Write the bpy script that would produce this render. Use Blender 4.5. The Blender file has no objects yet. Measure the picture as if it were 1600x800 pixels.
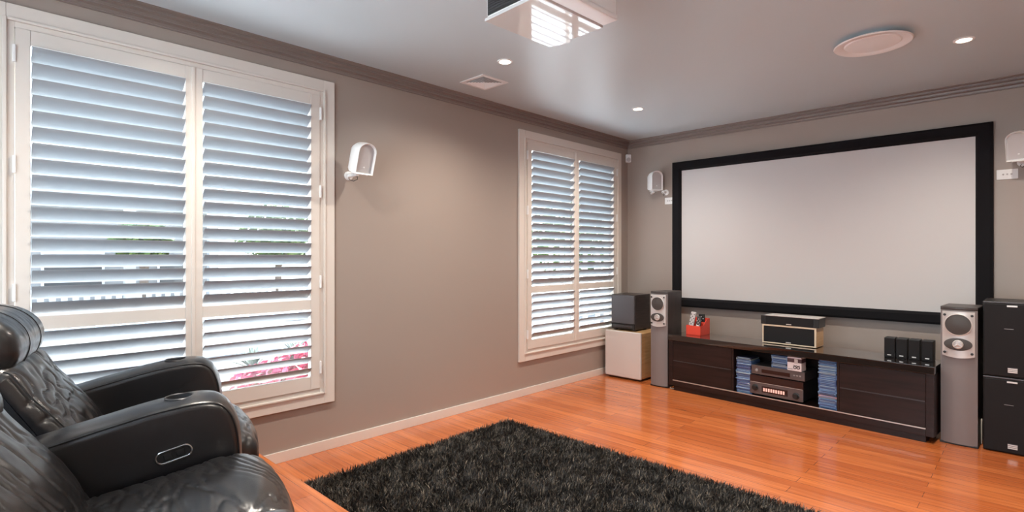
import bpy, bmesh, math, random
import numpy as np
from mathutils import Vector, Matrix, noise
random.seed(7); rng = np.random.default_rng(7)
S = bpy.context.scene; C = S.collection
PI = math.pi; R = math.radians

# ------------------------------------------------------------------ materials
def mat(name, col, rough=.5, metal=0., spec=.5, coat=0., coat_r=.1, emit=None, es=0., bump=None, sheen=0.):
    m = bpy.data.materials.new(name); m.use_nodes = True
    nt = m.node_tree; b = nt.nodes['Principled BSDF']
    b.inputs['Base Color'].default_value = (*col, 1); b.inputs['Roughness'].default_value = rough
    b.inputs['Metallic'].default_value = metal; b.inputs['Specular IOR Level'].default_value = spec
    b.inputs['Coat Weight'].default_value = coat; b.inputs['Coat Roughness'].default_value = coat_r
    b.inputs['Sheen Weight'].default_value = sheen
    if emit: b.inputs['Emission Color'].default_value = (*emit, 1); b.inputs['Emission Strength'].default_value = es
    if bump:
        sc, st, dist = bump
        tc = nt.nodes.new('ShaderNodeTexCoord'); n = nt.nodes.new('ShaderNodeTexNoise'); bp = nt.nodes.new('ShaderNodeBump')
        n.inputs['Scale'].default_value = sc; n.inputs['Detail'].default_value = 4
        bp.inputs['Strength'].default_value = st; bp.inputs['Distance'].default_value = dist
        nt.links.new(tc.outputs['Object'], n.inputs['Vector']); nt.links.new(n.outputs['Fac'], bp.inputs['Height'])
        nt.links.new(bp.outputs['Normal'], b.inputs['Normal'])
    return m

def grain(m, c1, c2, scale=(1, 1, 1), nscale=4, detail=6):
    """two-tone streaky noise into the base colour"""
    nt = m.node_tree; b = nt.nodes['Principled BSDF']
    tc = nt.nodes.new('ShaderNodeTexCoord'); mp = nt.nodes.new('ShaderNodeMapping'); n = nt.nodes.new('ShaderNodeTexNoise'); cr = nt.nodes.new('ShaderNodeValToRGB')
    mp.inputs['Scale'].default_value = scale; n.inputs['Scale'].default_value = nscale; n.inputs['Detail'].default_value = detail
    cr.color_ramp.elements[0].color = (*c1, 1); cr.color_ramp.elements[1].color = (*c2, 1)
    cr.color_ramp.elements[0].position = .3; cr.color_ramp.elements[1].position = .7
    nt.links.new(tc.outputs['Object'], mp.inputs['Vector']); nt.links.new(mp.outputs['Vector'], n.inputs['Vector'])
    nt.links.new(n.outputs['Fac'], cr.inputs['Fac']); nt.links.new(cr.outputs['Color'], b.inputs['Base Color'])
    return m

M = {}
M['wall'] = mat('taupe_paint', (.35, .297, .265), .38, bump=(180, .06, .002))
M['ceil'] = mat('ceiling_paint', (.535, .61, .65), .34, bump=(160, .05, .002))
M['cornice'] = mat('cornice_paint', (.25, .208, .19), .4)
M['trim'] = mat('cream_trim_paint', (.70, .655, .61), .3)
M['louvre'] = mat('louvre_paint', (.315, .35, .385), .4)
M['white'] = mat('white_plastic', (.84, .85, .86), .3)
M['whitegloss'] = mat('white_gloss', (.62, .62, .62), .06, spec=.8, coat=1, coat_r=.02)
M['black'] = mat('black_satin', (.012, .012, .013), .4)
M['velvet'] = mat('black_velvet', (.006, .006, .008), .85, spec=.2, sheen=.03)
M['screen'] = mat('screen_cloth', (.60, .60, .61), .8, bump=(400, .03, .001))
M['leather'] = mat('black_leather', (.005, .005, .0062), .36, spec=.5, coat=.6, coat_r=.24, bump=(230, .12, .003))
M['leather'].node_tree.nodes['Principled BSDF'].inputs['Coat IOR'].default_value = 1.6
M['piping'] = mat('leather_piping', (.01, .01, .011), .5)
M['chrome'] = mat('chrome', (.6, .6, .6), .18, metal=1)
M['darkmetal'] = mat('dark_metal', (.08, .08, .085), .35, metal=.6)
M['espresso'] = grain(mat('espresso_wood', (.02, .012, .012), .38, spec=.3, coat=.08, coat_r=.15), (.008, .005, .005), (.026, .013, .012), (1, 12, 12), 3)
M['espresso_top'] = mat('espresso_gloss', (.016, .012, .011), .07, spec=.7, coat=1, coat_r=.03)
M['steelstrip'] = mat('brushed_strip', (.62, .58, .55), .3, metal=.7)
M['towerface'] = mat('tower_grey', (.20, .185, .19), .5, bump=(500, .1, .001))
M['towerside'] = grain(mat('tower_side', (.05, .045, .045), .4), (.035, .032, .033), (.06, .052, .05), (30, 30, 1), 2)
M['silver'] = mat('silver_plastic', (.62, .60, .59), .32, metal=.35)
M['cone'] = mat('woofer_cone', (.055, .05, .048), .5)
M['grille'] = mat('speaker_cloth', (.016, .016, .018), .85, spec=.25, bump=(900, .35, .002))
M['grillelight'] = mat('sub_cloth', (.085, .088, .1), .8, bump=(900, .3, .002))
M['silverface'] = mat('sub_silver_face', (.62, .585, .565), .4)
M['maple'] = grain(mat('maple', (.6, .36, .16), .35, coat=.3), (.52, .29, .12), (.68, .43, .21), (2, 2, 18), 3)
M['maplepale'] = mat('maple_edge', (.72, .60, .45), .35, coat=.3)
M['darkveneer'] = grain(mat('dark_veneer', (.03, .025, .025), .35), (.02, .016, .017), (.045, .035, .035), (3, 3, 25), 3)
M['red'] = mat('red_plastic', (.80, .075, .045), .35)
M['grey'] = mat('grey_plastic', (.3, .3, .31), .4)
M['lightgrey'] = mat('light_grey_plastic', (.5, .49, .5), .4)
M['avface'] = mat('av_face', (.13, .12, .125), .35, metal=.5)
M['avdark'] = mat('av_window', (.025, .012, .012), .12)
M['display'] = mat('lit_display', (.3, .1, .08), .4, emit=(1, .55, .45), es=.55)
M['badge'] = mat('badge_silver', (.62, .6, .58), .35, metal=.4)
M['lamp'] = mat('lamp_glass', (1, .95, .85), .3, emit=(1, .86, .68), es=14)
M['paper'] = mat('white_card', (.72, .71, .74), .5)
M['ink'] = mat('black_ink', (.02, .018, .022), .5)
M['plum'] = mat('plum_card', (.06, .035, .045), .5)
M['cable'] = mat('pale_cable', (.62, .58, .5), .5)
for i, c in enumerate([(.07, .14, .33), (.10, .20, .42), (.14, .27, .48), (.22, .36, .52), (.05, .085, .2), (.30, .42, .50), (.45, .27, .30), (.035, .05, .10), (.28, .36, .36)]):
    M['case%d' % i] = mat('disc_case_%d' % i, c, .25, coat=.5)

def wood_floor():
    m = mat('timber_floor', (.5, .14, .05), .24, spec=.5, coat=.6, coat_r=.09)
    nt = m.node_tree; b = nt.nodes['Principled BSDF']; N = nt.nodes.new; L = nt.links.new
    tc = N('ShaderNodeTexCoord'); br = N('ShaderNodeTexBrick'); mp = N('ShaderNodeMapping'); n = N('ShaderNodeTexNoise')
    br.inputs['Scale'].default_value = 1; br.inputs['Brick Width'].default_value = 1.45; br.inputs['Row Height'].default_value = .085
    br.inputs['Mortar Size'].default_value = .0012; br.offset = .37; br.inputs['Bias'].default_value = 0
    br.inputs['Color1'].default_value = (.47, .125, .034, 1); br.inputs['Color2'].default_value = (.62, .19, .057, 1); br.inputs['Mortar'].default_value = (.22, .055, .02, 1)
    L(tc.outputs['Object'], br.inputs['Vector'])
    mp.inputs['Scale'].default_value = (1.2, 26, 1); n.inputs['Scale'].default_value = 2.2; n.inputs['Detail'].default_value = 6
    L(tc.outputs['Object'], mp.inputs['Vector']); L(mp.outputs['Vector'], n.inputs['Vector'])
    cr = N('ShaderNodeValToRGB'); cr.color_ramp.elements[0].color = (.72, .62, .55, 1); cr.color_ramp.elements[1].color = (1.12, 1.12, 1.12, 1)
    cr.color_ramp.elements[0].position = .32; cr.color_ramp.elements[1].position = .66
    L(n.outputs['Fac'], cr.inputs['Fac'])
    mx = N('ShaderNodeMixRGB'); mx.blend_type = 'MULTIPLY'; mx.inputs['Fac'].default_value = .8
    L(br.outputs['Color'], mx.inputs['Color1']); L(cr.outputs['Color'], mx.inputs['Color2']); L(mx.outputs['Color'], b.inputs['Base Color'])
    n2 = N('ShaderNodeTexNoise'); n2.inputs['Scale'].default_value = 5; L(tc.outputs['Object'], n2.inputs['Vector'])
    bp = N('ShaderNodeBump'); bp.inputs['Strength'].default_value = .04; bp.inputs['Distance'].default_value = .01
    L(n2.outputs['Fac'], bp.inputs['Height']); L(bp.outputs['Normal'], b.inputs['Normal']); L(bp.outputs['Normal'], b.inputs['Coat Normal'])
    return m
M['floor'] = wood_floor()

def glass_mat():
    m = bpy.data.materials.new('window_glass'); m.use_nodes = True; nt = m.node_tree; nt.nodes.clear(); N = nt.nodes.new
    o = N('ShaderNodeOutputMaterial'); t = N('ShaderNodeBsdfTransparent'); g = N('ShaderNodeBsdfGlossy'); f = N('ShaderNodeFresnel'); x = N('ShaderNodeMixShader')
    t.inputs['Color'].default_value = (.95, .97, .97, 1); g.inputs['Roughness'].default_value = .02; 
    ge = N('ShaderNodeNewGeometry'); mm = N('ShaderNodeMath'); mm.operation = 'MULTIPLY_ADD'; mm.inputs[1].default_value = 1 / 1.45 - 1.45; mm.inputs[2].default_value = 1.45   # same reflectance on both faces of the pane
    nt.links.new(ge.outputs['Backfacing'], mm.inputs[0]); nt.links.new(mm.outputs[0], f.inputs['IOR'])
    nt.links.new(f.outputs[0], x.inputs[0]); nt.links.new(t.outputs[0], x.inputs[1]); nt.links.new(g.outputs[0], x.inputs[2]); nt.links.new(x.outputs[0], o.inputs[0])
    return m
M['glass'] = glass_mat()

def island_mat(name, ramp, rough=.6, spec=.4):
    m = mat(name, ramp[0][1], rough, spec=spec); nt = m.node_tree; b = nt.nodes['Principled BSDF']
    g = nt.nodes.new('ShaderNodeNewGeometry'); cr = nt.nodes.new('ShaderNodeValToRGB'); e = cr.color_ramp.elements
    e[0].position, e[0].color = ramp[0][0], (*ramp[0][1], 1); e[1].position, e[1].color = ramp[-1][0], (*ramp[-1][1], 1)
    for p, c in ramp[1:-1]:
        k = e.new(p); k.color = (*c, 1)
    nt.links.new(g.outputs['Random Per Island'], cr.inputs['Fac']); nt.links.new(cr.outputs['Color'], b.inputs['Base Color'])
    return m
M['pile'] = island_mat('shag_pile', [(0, (.007, .007, .008)), (.5, (.02, .02, .02)), (.78, (.06, .054, .048)), (1, (.30, .25, .19))], .5, .5)
M['leaf'] = island_mat('leaves', [(0, (.03, .06, .015)), (.6, (.07, .13, .03)), (1, (.16, .22, .06))], .6)
M['palegreen'] = island_mat('pale_leaves', [(0, (.10, .12, .09)), (.6, (.22, .25, .2)), (1, (.45, .48, .42))], .6)
M['flower'] = island_mat('pink_flowers', [(0, (.03, .06, .02)), (.25, (.26, .015, .06)), (.7, (.42, .04, .10)), (1, (.55, .2, .25))], .6)
M['bark'] = mat('bark', (.12, .09, .07), .9)
M['paving'] = mat('grey_paving', (.56, .57, .58), .9, bump=(8, .4, .02))
M['asphalt'] = mat('asphalt', (.05, .05, .053), .9)
M['gravel'] = mat('grey_gravel', (.065, .065, .068), .9, bump=(30, .8, .03))
M['render'] = mat('house_render', (.20, .20, .20), .8)
M['roof'] = mat('roof_tiles', (.33, .34, .36), .7)
M['houseglass'] = mat('house_window', (.03, .033, .036), .3)
M['garage'] = mat('garage_door', (.2, .21, .2), .6)
M['fencewhite'] = mat('white_fence_paint', (.5, .5, .5), .6)
M['fencegrey'] = mat('grey_fence_steel', (.22, .23, .25), .5)

# ------------------------------------------------------------------ geometry helpers
class G:
    def __init__(s): s.bm = bmesh.new(); s.mats = []; s.bev = False
    def _mi(s, m):
        if m is None: return 0
        if m not in s.mats: s.mats.append(m)
        return s.mats.index(m)
    def add(s, bm2, m=None, mtx=None):
        if mtx is not None: bmesh.ops.transform(bm2, matrix=mtx, verts=bm2.verts)
        mi = s._mi(m)
        for f in bm2.faces: f.material_index = mi
        me = bpy.data.meshes.new('t'); bm2.to_mesh(me); bm2.free(); s.bm.from_mesh(me); bpy.data.meshes.remove(me); return s
    def box(s, x0, x1, y0, y1, z0, z1, m=None, bev=0, seg=2, mtx=None):
        b = bmesh.new(); bmesh.ops.create_cube(b, size=1)
        for v in b.verts: v.co = Vector(((x0 + x1) / 2 + v.co.x * (x1 - x0), (y0 + y1) / 2 + v.co.y * (y1 - y0), (z0 + z1) / 2 + v.co.z * (z1 - z0)))
        if bev: s.bev = True; bmesh.ops.bevel(b, geom=b.edges[:], offset=bev, segments=seg, profile=.5, affect='EDGES')
        return s.add(b, m, mtx)
    def lathe(s, prof, mtx=None, m=None, seg=32, cap=True):
        b = bmesh.new(); rings = []
        for r, z in prof:
            rings.append([b.verts.new((max(r, 1e-5) * math.cos(2 * PI * k / seg), max(r, 1e-5) * math.sin(2 * PI * k / seg), z)) for k in range(seg)])
        for a, c in zip(rings, rings[1:]):
            for k in range(seg): b.faces.new((a[k], a[(k + 1) % seg], c[(k + 1) % seg], c[k]))
        if cap:
            b.faces.new(rings[0][::-1]); b.faces.new(rings[-1])
        bmesh.ops.recalc_face_normals(b, faces=b.faces); return s.add(b, m, mtx)
    def prism(s, poly, d0, d1, m=None, mtx=None, bev=0, seg=2):
        """poly in (a,b); extruded along c: vertex = (a, c, b) -> local x,z polygon, y depth"""
        b = bmesh.new(); f = [b.verts.new((p[0], d0, p[1])) for p in poly]; g = [b.verts.new((p[0], d1, p[1])) for p in poly]; n = len(poly)
        b.faces.new(f); b.faces.new(g[::-1])
        for k in range(n): b.faces.new((f[k], g[k], g[(k + 1) % n], f[(k + 1) % n]))
        bmesh.ops.recalc_face_normals(b, faces=b.faces)
        if bev:
            s.bev = True; ed = [e for e in b.edges if abs(e.verts[0].co.y - e.verts[1].co.y) < 1e-6]
            bmesh.ops.bevel(b, geom=ed, offset=bev, segments=seg, profile=.5, affect='EDGES')
        return s.add(b, m, mtx)
    def tube(s, pts, r, m=None, seg=8, closed=False, mtx=None):
        b = bmesh.new(); P = [Vector(p) for p in pts]; n = len(P); rings = []; up = None
        for i, p in enumerate(P):
            a = P[(i - 1) % n] if (closed or i > 0) else p; c = P[(i + 1) % n] if (closed or i < n - 1) else p
            t = (c - a).normalized()
            if up is None: up = t.orthogonal().normalized()
            up = (up - t * up.dot(t)); up = up.normalized() if up.length > 1e-6 else t.orthogonal().normalized()
            w = t.cross(up)
            rings.append([b.verts.new(p + (up * math.cos(2 * PI * k / seg) + w * math.sin(2 * PI * k / seg)) * r) for k in range(seg)])
        for i in range(n if closed else n - 1):
            a, c = rings[i], rings[(i + 1) % n]
            for k in range(seg): b.faces.new((a[k], a[(k + 1) % seg], c[(k + 1) % seg], c[k]))
        if not closed: b.faces.new(rings[0][::-1]); b.faces.new(rings[-1])
        bmesh.ops.recalc_face_normals(b, faces=b.faces); return s.add(b, m, mtx)
    def obj(s, name, m=None, parent=None, ang=38, loc=None, rot=None):
        me = bpy.data.meshes.new(name); s.bm.to_mesh(me); s.bm.free()
        for q in ([m] if m is not None and not s.mats else s.mats) : me.materials.append(q)
        me.polygons.foreach_set('use_smooth', [True] * len(me.polygons)); me.set_sharp_from_angle(angle=R(ang))
        o = bpy.data.objects.new(name, me); C.objects.link(o)
        if s.bev: md = o.modifiers.new('normals', 'WEIGHTED_NORMAL'); md.keep_sharp = True
        if parent: o.parent = parent
        if loc: o.location = loc
        if rot: o.rotation_euler = rot
        return o

def T(x=0, y=0, z=0): return Matrix.Translation((x, y, z))
def RX(a): return Matrix.Rotation(a, 4, 'X')
def RY(a): return Matrix.Rotation(a, 4, 'Y')
def RZ(a): return Matrix.Rotation(a, 4, 'Z')

def tag(o, label=None, cat=None, group=None, kind=None):
    if label: o['label'] = label
    if cat: o['category'] = cat
    if group: o['group'] = group
    if kind: o['kind'] = kind
    return o
def thing(name, label, cat, loc=(0, 0, 0), rz=0, group=None):
    o = bpy.data.objects.new(name, None); C.objects.link(o); o.location = loc; o.rotation_euler = (0, 0, rz); o.empty_display_size = .1
    return tag(o, label, cat, group)
def dup(root, loc=None, rz=None, label=None, group=None):
    r = root.copy(); C.objects.link(r)
    if loc is not None: r.location = loc
    if rz is not None: r.rotation_euler = (0, 0, rz)
    if label: r['label'] = label
    if group: r['group'] = group
    def rec(src, dst):
        for ch in list(src.children):
            c = ch.copy(); C.objects.link(c); c.parent = dst
            if ch.type == 'LIGHT': c.data = ch.data
            rec(ch, c)
    rec(root, r); return r
def struct(g, name, m, parent=None, **k):
    o = g.obj(name, m, parent, **k); o['kind'] = 'structure'; return o

# ------------------------------------------------------------------ room
W, H, YF = 3.84, 2.55, -6.35           # width, height, wall behind the viewer
RY_, RZ_ = -4.125, .155                 # riser edge and height
W1 = (-5.235, -3.583); W2 = (-1.812, -.158); WZ = (.311, 2.403)    # architrave outer
OP = .075                               # architrave face width

struct(G().box(-.2, W + .2, YF - .2, .2, -.12, 0), 'floor', M['floor'])
g = G().box(0, W, YF, RY_, 0, RZ_, bev=.004)
struct(g, 'floor', M['floor']).name = 'floor_riser'
struct(G().box(-.2, W + .2, YF - .2, .2, H, H + .15), 'ceiling', M['ceil'])
g = G(); ys = [YF - .2, W1[0] + OP, W1[1] - OP, W2[0] + OP, W2[1] - OP, .2]
za, zb = WZ[0] + OP, WZ[1] - OP
for i in range(5):
    if i in (1, 3):
        g.box(-.16, 0, ys[i], ys[i + 1], 0, za); g.box(-.16, 0, ys[i], ys[i + 1], zb, H)
    else: g.box(-.16, 0, ys[i], ys[i + 1], 0, H)
struct(g, 'wall_left', M['wall'])
struct(G().box(0, W + .2, 0, .16, 0, H), 'wall_back', M['wall'])
# wall behind the viewer with a glazed opening added for daylight fill; right wall
FO = (.5, 3.5)
g = G(); g.box(0, FO[0], YF - .16, YF, 0, H).box(FO[1], W + .2, YF - .16, YF, 0, H).box(FO[0], FO[1], YF - .16, YF, 2.3, H)
struct(g, 'wall_front', M['wall'])
g = G()
for a in (FO[0], (FO[0] + FO[1]) / 2 - .035, FO[1] - .07): g.box(a, a + .07, YF - .1, YF - .04, RZ_, 2.3)
g.box(FO[0], FO[1], YF - .1, YF - .04, 2.23, 2.3).box(FO[0], FO[1], YF - .1, YF - .04, RZ_, RZ_ + .08)
d2 = struct(g, 'fill_door_1', M['trim'])  # glazing added behind the viewer to let in fill daylight
struct(G().box(FO[0] + .05, FO[1] - .05, YF - .073, YF - .067, RZ_ + .06, 2.25), 'fill_door_glass', M['glass'], d2)
struct(G().box(W, W + .16, YF, 0, 0, H), 'wall_right', M['wall'])

# cornice: stepped profile (out from wall, z)
CP = [(0, 2.475), (.013, 2.475), (.013, 2.480), (.005, 2.484), (.008, 2.497), (.035, 2.500), (.035, 2.505), (.026, 2.509), (.029, 2.521), (.060, 2.524), (.060, 2.529), (.051, 2.533), (.054, 2.542), (.088, 2.545), (.088, 2.55), (0, 2.55)]
def cornice(name, pts2):
    """pts2: function s,(out,z) -> xyz for both ends, mitred"""
    b = bmesh.new(); a = [b.verts.new(pts2(0, o, z)) for o, z in CP]; c = [b.verts.new(pts2(1, o, z)) for o, z in CP]; n = len(CP)
    for k in range(n): b.faces.new((a[k], c[k], c[(k + 1) % n], a[(k + 1) % n]))
    b.faces.new(a); b.faces.new(c[::-1]); bmesh.ops.recalc_face_normals(b, faces=b.faces)
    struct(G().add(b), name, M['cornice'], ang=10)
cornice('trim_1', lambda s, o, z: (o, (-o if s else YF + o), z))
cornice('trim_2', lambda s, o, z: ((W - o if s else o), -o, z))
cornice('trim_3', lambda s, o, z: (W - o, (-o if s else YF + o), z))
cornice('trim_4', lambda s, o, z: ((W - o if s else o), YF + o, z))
SK = .066
struct(G().box(0, .014, RY_, 0, 0, SK, bev=.002), 'baseboard_left', M['trim'])
struct(G().box(0, .014, YF, RY_ + .012, RZ_, RZ_ + SK, bev=.002), 'baseboard_riser', M['trim'])
struct(G().box(.014, W, -.014, 0, 0, SK, bev=.002), 'baseboard_back', M['trim'])
g = G().box(W - .014, W, RY_, -.014, 0, SK, bev=.002)
struct(g, 'baseboard_right', M['trim'])

# ------------------------------------------------------------------ windows and shutters
def frame_boxes(g, x0, x1, y0, y1, z0, z1, w, bev=.002, m=None):
    g.box(x0, x1, y0, y0 + w, z0, z1, m, bev).box(x0, x1, y1 - w, y1, z0, z1, m, bev)
    g.box(x0, x1, y0 + w, y1 - w, z1 - w, z1, m, bev).box(x0, x1, y0 + w, y1 - w, z0, z0 + w, m, bev)
def blades(y0, y1, zc, n, pitch, tilt):
    g = G(); prof = []
    for k in range(16):
        a = 2 * PI * k / 16; prof.append((.0445 * math.cos(a), .0055 * math.sin(a)))
    for i in range(n):
        z = zc + i * pitch; ct, st = math.cos(tilt), math.sin(tilt)
        # inner edge (towards +x) up, outer edge down; prism runs along y
        g.prism([(.012 + p * ct - q * st, z + p * st + q * ct) for p, q in prof], y0 + .004, y1 - .004)
    return g
def window(no, Y, label, tilts):
    y0, y1 = Y
    win = bpy.data.objects.new('window_%d' % no, None); C.objects.link(win); win['kind'] = 'structure'
    g = G(); frame_boxes(g, -.11, -.07, y0 + OP, y1 - OP, za, zb, .045); g.box(-.105, -.075, (y0 + y1) / 2 - .02, (y0 + y1) / 2 + .02, za, zb)
    g.obj('sash_frame', M['trim'], win)['kind'] = 'structure'
    G().box(-.093, -.088, y0 + OP + .04, y1 - OP - .04, za + .04, zb - .04).obj('glass_pane', M['glass'], win)['kind'] = 'structure'
    g = G(); frame_boxes(g, 0, .02, y0, y1, WZ[0], WZ[1], OP, .003)
    g.obj('architrave', M['trim'], win)['kind'] = 'structure'
    g = G()   # reveal lining
    g.box(-.16, -.012, y0 + OP, y0 + OP + .004, za, zb).box(-.16, -.012, y1 - OP - .004, y1 - OP, za, zb).box(-.16, -.012, y0 + OP, y1 - OP, za, za + .004).box(-.16, -.012, y0 + OP, y1 - OP, zb - .004, zb)
    g.obj('reveal', M['trim'], win)['kind'] = 'structure'
    # shutter
    sh = thing('plantation_shutter', label, 'shutter', (0, 0, 0))
    g = G(); f0, f1 = y0 + OP - .012, y1 - OP + .012
    frame_boxes(g, 0, .030, f0, f1, WZ[0] + OP - .012, WZ[1] - OP + .012, .014, .004)   # raised lip
    frame_boxes(g, -.012, .017, f0 + .014, f1 - .014, za + .002, zb - .002, .026, .002)
    g.obj('shutter_frame', M['trim'], sh)
    p0, p1 = f0 + .042, f1 - .042; pm = (p0 + p1) / 2 + .0; pz0, pz1 = za + .030, zb - .030
    for k, (a, b) in enumerate(((p0, pm - .002), (pm + .002, p1))):
        g = G(); st = .052 if k == 0 else .037
        l0 = a + (.052 if k == 0 else .040); l1 = b - (.040 if k == 0 else .060)
        xa, xb = -.002, .026
        g.box(xa, xb, a, l0, pz0, pz1, None, .003).box(xa, xb, l1, b, pz0, pz1, None, .003)
        g.box(xa, xb - .002, l0, l1, pz0, .497, None, .002).box(xa, xb - .002, l0, l1, .924, .987, None, .002).box(xa, xb - .002, l0, l1, 2.23, pz1, None, .002)
        if k == 0: g.box(xb - .004, xb + .006, b - .012, b + .006, pz0, pz1, None, .003)   # astragal
        pn = g.obj('shutter_panel', M['trim'], sh)
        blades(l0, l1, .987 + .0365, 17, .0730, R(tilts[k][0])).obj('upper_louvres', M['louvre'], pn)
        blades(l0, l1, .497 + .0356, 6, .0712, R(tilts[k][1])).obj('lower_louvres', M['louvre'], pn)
        yh = a - .004 if k == 0 else b + .004
        for zh in (.55, 1.1, 1.68, 2.18):
            G().box(.014, .034, yh - .006, yh + .006, zh - .04, zh + .04, None, .003).obj('hinge', M['white'], pn)
    return sh
window(1, W1, 'large white plantation shutter on the left window, behind the black leather sofa', ((44, 43), (44, 36)))
window(2, W2, 'white plantation shutter on the far window beside the stacked subwoofers', ((44, 42), (46, 42)))

# ------------------------------------------------------------------ ceiling fittings
def downlight():
    t = thing('downlight', '', 'downlight', (0, 0, H), 0)
    g = G(); g.lathe([(.052, 0), (.052, -.003), (.046, -.006), (.038, -.006), (.034, -.001), (.034, 0)], seg=36); g.obj('trim_ring', M['white'], t)
    G().lathe([(.0338, -.0006), (.0338, -.003), (.02, -.0036), (.0001, -.0038)], seg=32).obj('lamp', M['lamp'], t)
    l = bpy.data.lights.new('downlight_beam', 'SPOT'); l.energy = DL; l.color = (1, .9, .78); l.spot_size = R(150); l.spot_blend = 1.0; l.shadow_soft_size = .03
    o = bpy.data.objects.new('downlight_beam', l); C.objects.link(o); o.parent = t; o.location = (0, 0, -.012)
    return t
DL = 78
dl = downlight()
spots = [((.813, -2.793), 'recessed downlight in the ceiling beside the square vent'), ((.837, -1.17), 'recessed downlight in the ceiling nearest the far left corner'),
         ((3.023, -1.15), 'recessed downlight glowing brightly beside the round ceiling vent'), ((3.023, -2.793), 'recessed downlight in the ceiling to the right of the projector, outside the photo'),
         ((.813, -4.42), 'recessed downlight in the ceiling over the sofa, near the large window'), ((3.023, -4.42), 'recessed downlight in the ceiling near the right wall, over the riser')]
for i, ((x, y), lb) in enumerate(spots):
    o = dl if i == 0 else dup(dl)
    o.location = (x, y, H); o['label'] = lb; o['group'] = 'recessed ceiling downlights'

# square four-way vent
t = thing('ceiling_vent', 'square white four-way air vent in the ceiling near the left wall', 'air vent', (.400, -2.598, H))
g = G(); frame_boxes2 = [(-.128, .128, .128, .098)]
def sqring(g, a0, a1, z0, z1):
    b = bmesh.new()
    v = [[b.verts.new((sx * a, sy * a, z)) for sx, sy in ((-1, -1), (1, -1), (1, 1), (-1, 1))] for a, z in ((a0, z0), (a1, z1), (a1, z1 + .002), (a0, z0 + .002))]
    for i in range(4):
        p, q = v[i], v[(i + 1) % 4]
        for k in range(4): b.faces.new((p[k], p[(k + 1) % 4], q[(k + 1) % 4], q[k]))
    bmesh.ops.recalc_face_normals(b, faces=b.faces); g.add(b)
sqring(g, .128, .104, -.004, -.006); sqring(g, .128, .1275, -.0005, -.004); g.obj('frame', M['white'], t)
g = G()
for k in range(6): sqring(g, .104 - k * .016, .104 - k * .016 - .010, -.006, .0 - .0005)
g.box(-.012, .012, -.012, .012, -.006, -.003); g.obj('louvre', M['white'], t)
G().box(-.104, .104, -.104, .104, -.0004, -.0001).obj('duct_opening', M['grey'], t)
# round vent
t = thing('round_ceiling_vent', 'round white disc air vent hanging just below the ceiling on the right', 'air vent', (2.633, -1.53, H))
G().lathe([(.13, 0), (.13, -.018), (.193, -.024), (.199, -.028), (.193, -.033), (.162, -.032), (.148, -.023), (.13, -.018)], seg=64, cap=False).obj('outer_ring', M['white'], t)
G().lathe([(.0001, -.016), (.138, -.018), (.145, -.023), (.138, -.029), (.0001, -.033)], seg=64).obj('centre_disc', M['white'], t)
G().lathe([(.03, 0), (.03, -.02)], seg=16).obj('stem', M['white'], t)

# projector
t = thing('projector', 'white ceiling projector with glossy underside', 'projector', (1.80, -3.50, 2.29), R(-2))
g = G(); g.box(-.185, .208, -.215, .205, .012, .185, None, .014, 3); g.obj('body', M['white'], t)
g = G(); g.prism([(-.192, -.215), (.125, -.215), (.125, .21), (-.06, .21), (-.085, .235), (-.192, .205)], 0, .014, mtx=Matrix(((1, 0, 0, 0), (0, 0, 1, 0), (0, 1, 0, 0), (0, 0, 0, 1))), bev=.003)
g.obj('underside_plate', M['whitegloss'], t)
g = G(); g.box(.131, .212, -.215, .205, .004, .03, None, .008); g.obj('side_skirt', M['white'], t)
g = G(); g.box(-.172, .172, -.2175, -.213, .018, .175, M['black'], .002)
for k in range(12): g.box(-.165 + k * .0, .165, -.219, -.2165, .03 + k * .011, .034 + k * .011, M['darkmetal'])
g.obj('rear_grille', M['black'], t)
g = G(); g.lathe([(.055, 0), (.055, .03), (.045, .032), (.04, .015), (.0001, .02)], mtx=T(.0, .205, .10) @ RX(-PI / 2), seg=32); g.obj('lens', M['black'], t)
g = G(); g.lathe([(.03, .185), (.03, .25), (.075, .25), (.075, .2595)], seg=24); g.obj('ceiling_mount', M['white'], t)

# ------------------------------------------------------------------ projection screen
t = thing('projection_screen', 'wide pale projection screen with thick black velvet frame on the back wall', 'projection screen', (0, 0, 0))
x0, x1, z0, z1 = .574, 3.108, .736, 2.248; fw = .098
g = G()
def mitre(g, o, i):  # picture-frame with sloped faces: o outer rect, i inner rect
    b = bmesh.new(); prof = [(0, -.004), (0, -.048), (.018, -.055), (.075, -.048), (1, -.028), (1, -.004)]
    rings = []
    for k, y in prof:
        f = k if k == 1 else k / fw
        xa = o[0] + (i[0] - o[0]) * f; xb = o[1] + (i[1] - o[1]) * f; a = o[2] + (i[2] - o[2]) * f; c = o[3] + (i[3] - o[3]) * f
        rings.append([b.verts.new((xa, y, a)), b.verts.new((xb, y, a)), b.verts.new((xb, y, c)), b.verts.new((xa, y, c))])
    for p, q in zip(rings, rings[1:] + rings[:1]):
        for k in range(4): b.faces.new((p[k], p[(k + 1) % 4], q[(k + 1) % 4], q[k]))
    bmesh.ops.recalc_face_normals(b, faces=b.faces); g.add(b)
mitre(g, (x0, x1, z0, z1), (x0 + .094, x1 - .1, z0 + .092, z1 - .091)); g.obj('screen_frame', M['velvet'], t, ang=15)
G().box(x0 + .05, x1 - .05, -.022, -.014, z0 + .05, z1 - .05).obj('screen_surface', M['screen'], t)

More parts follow.
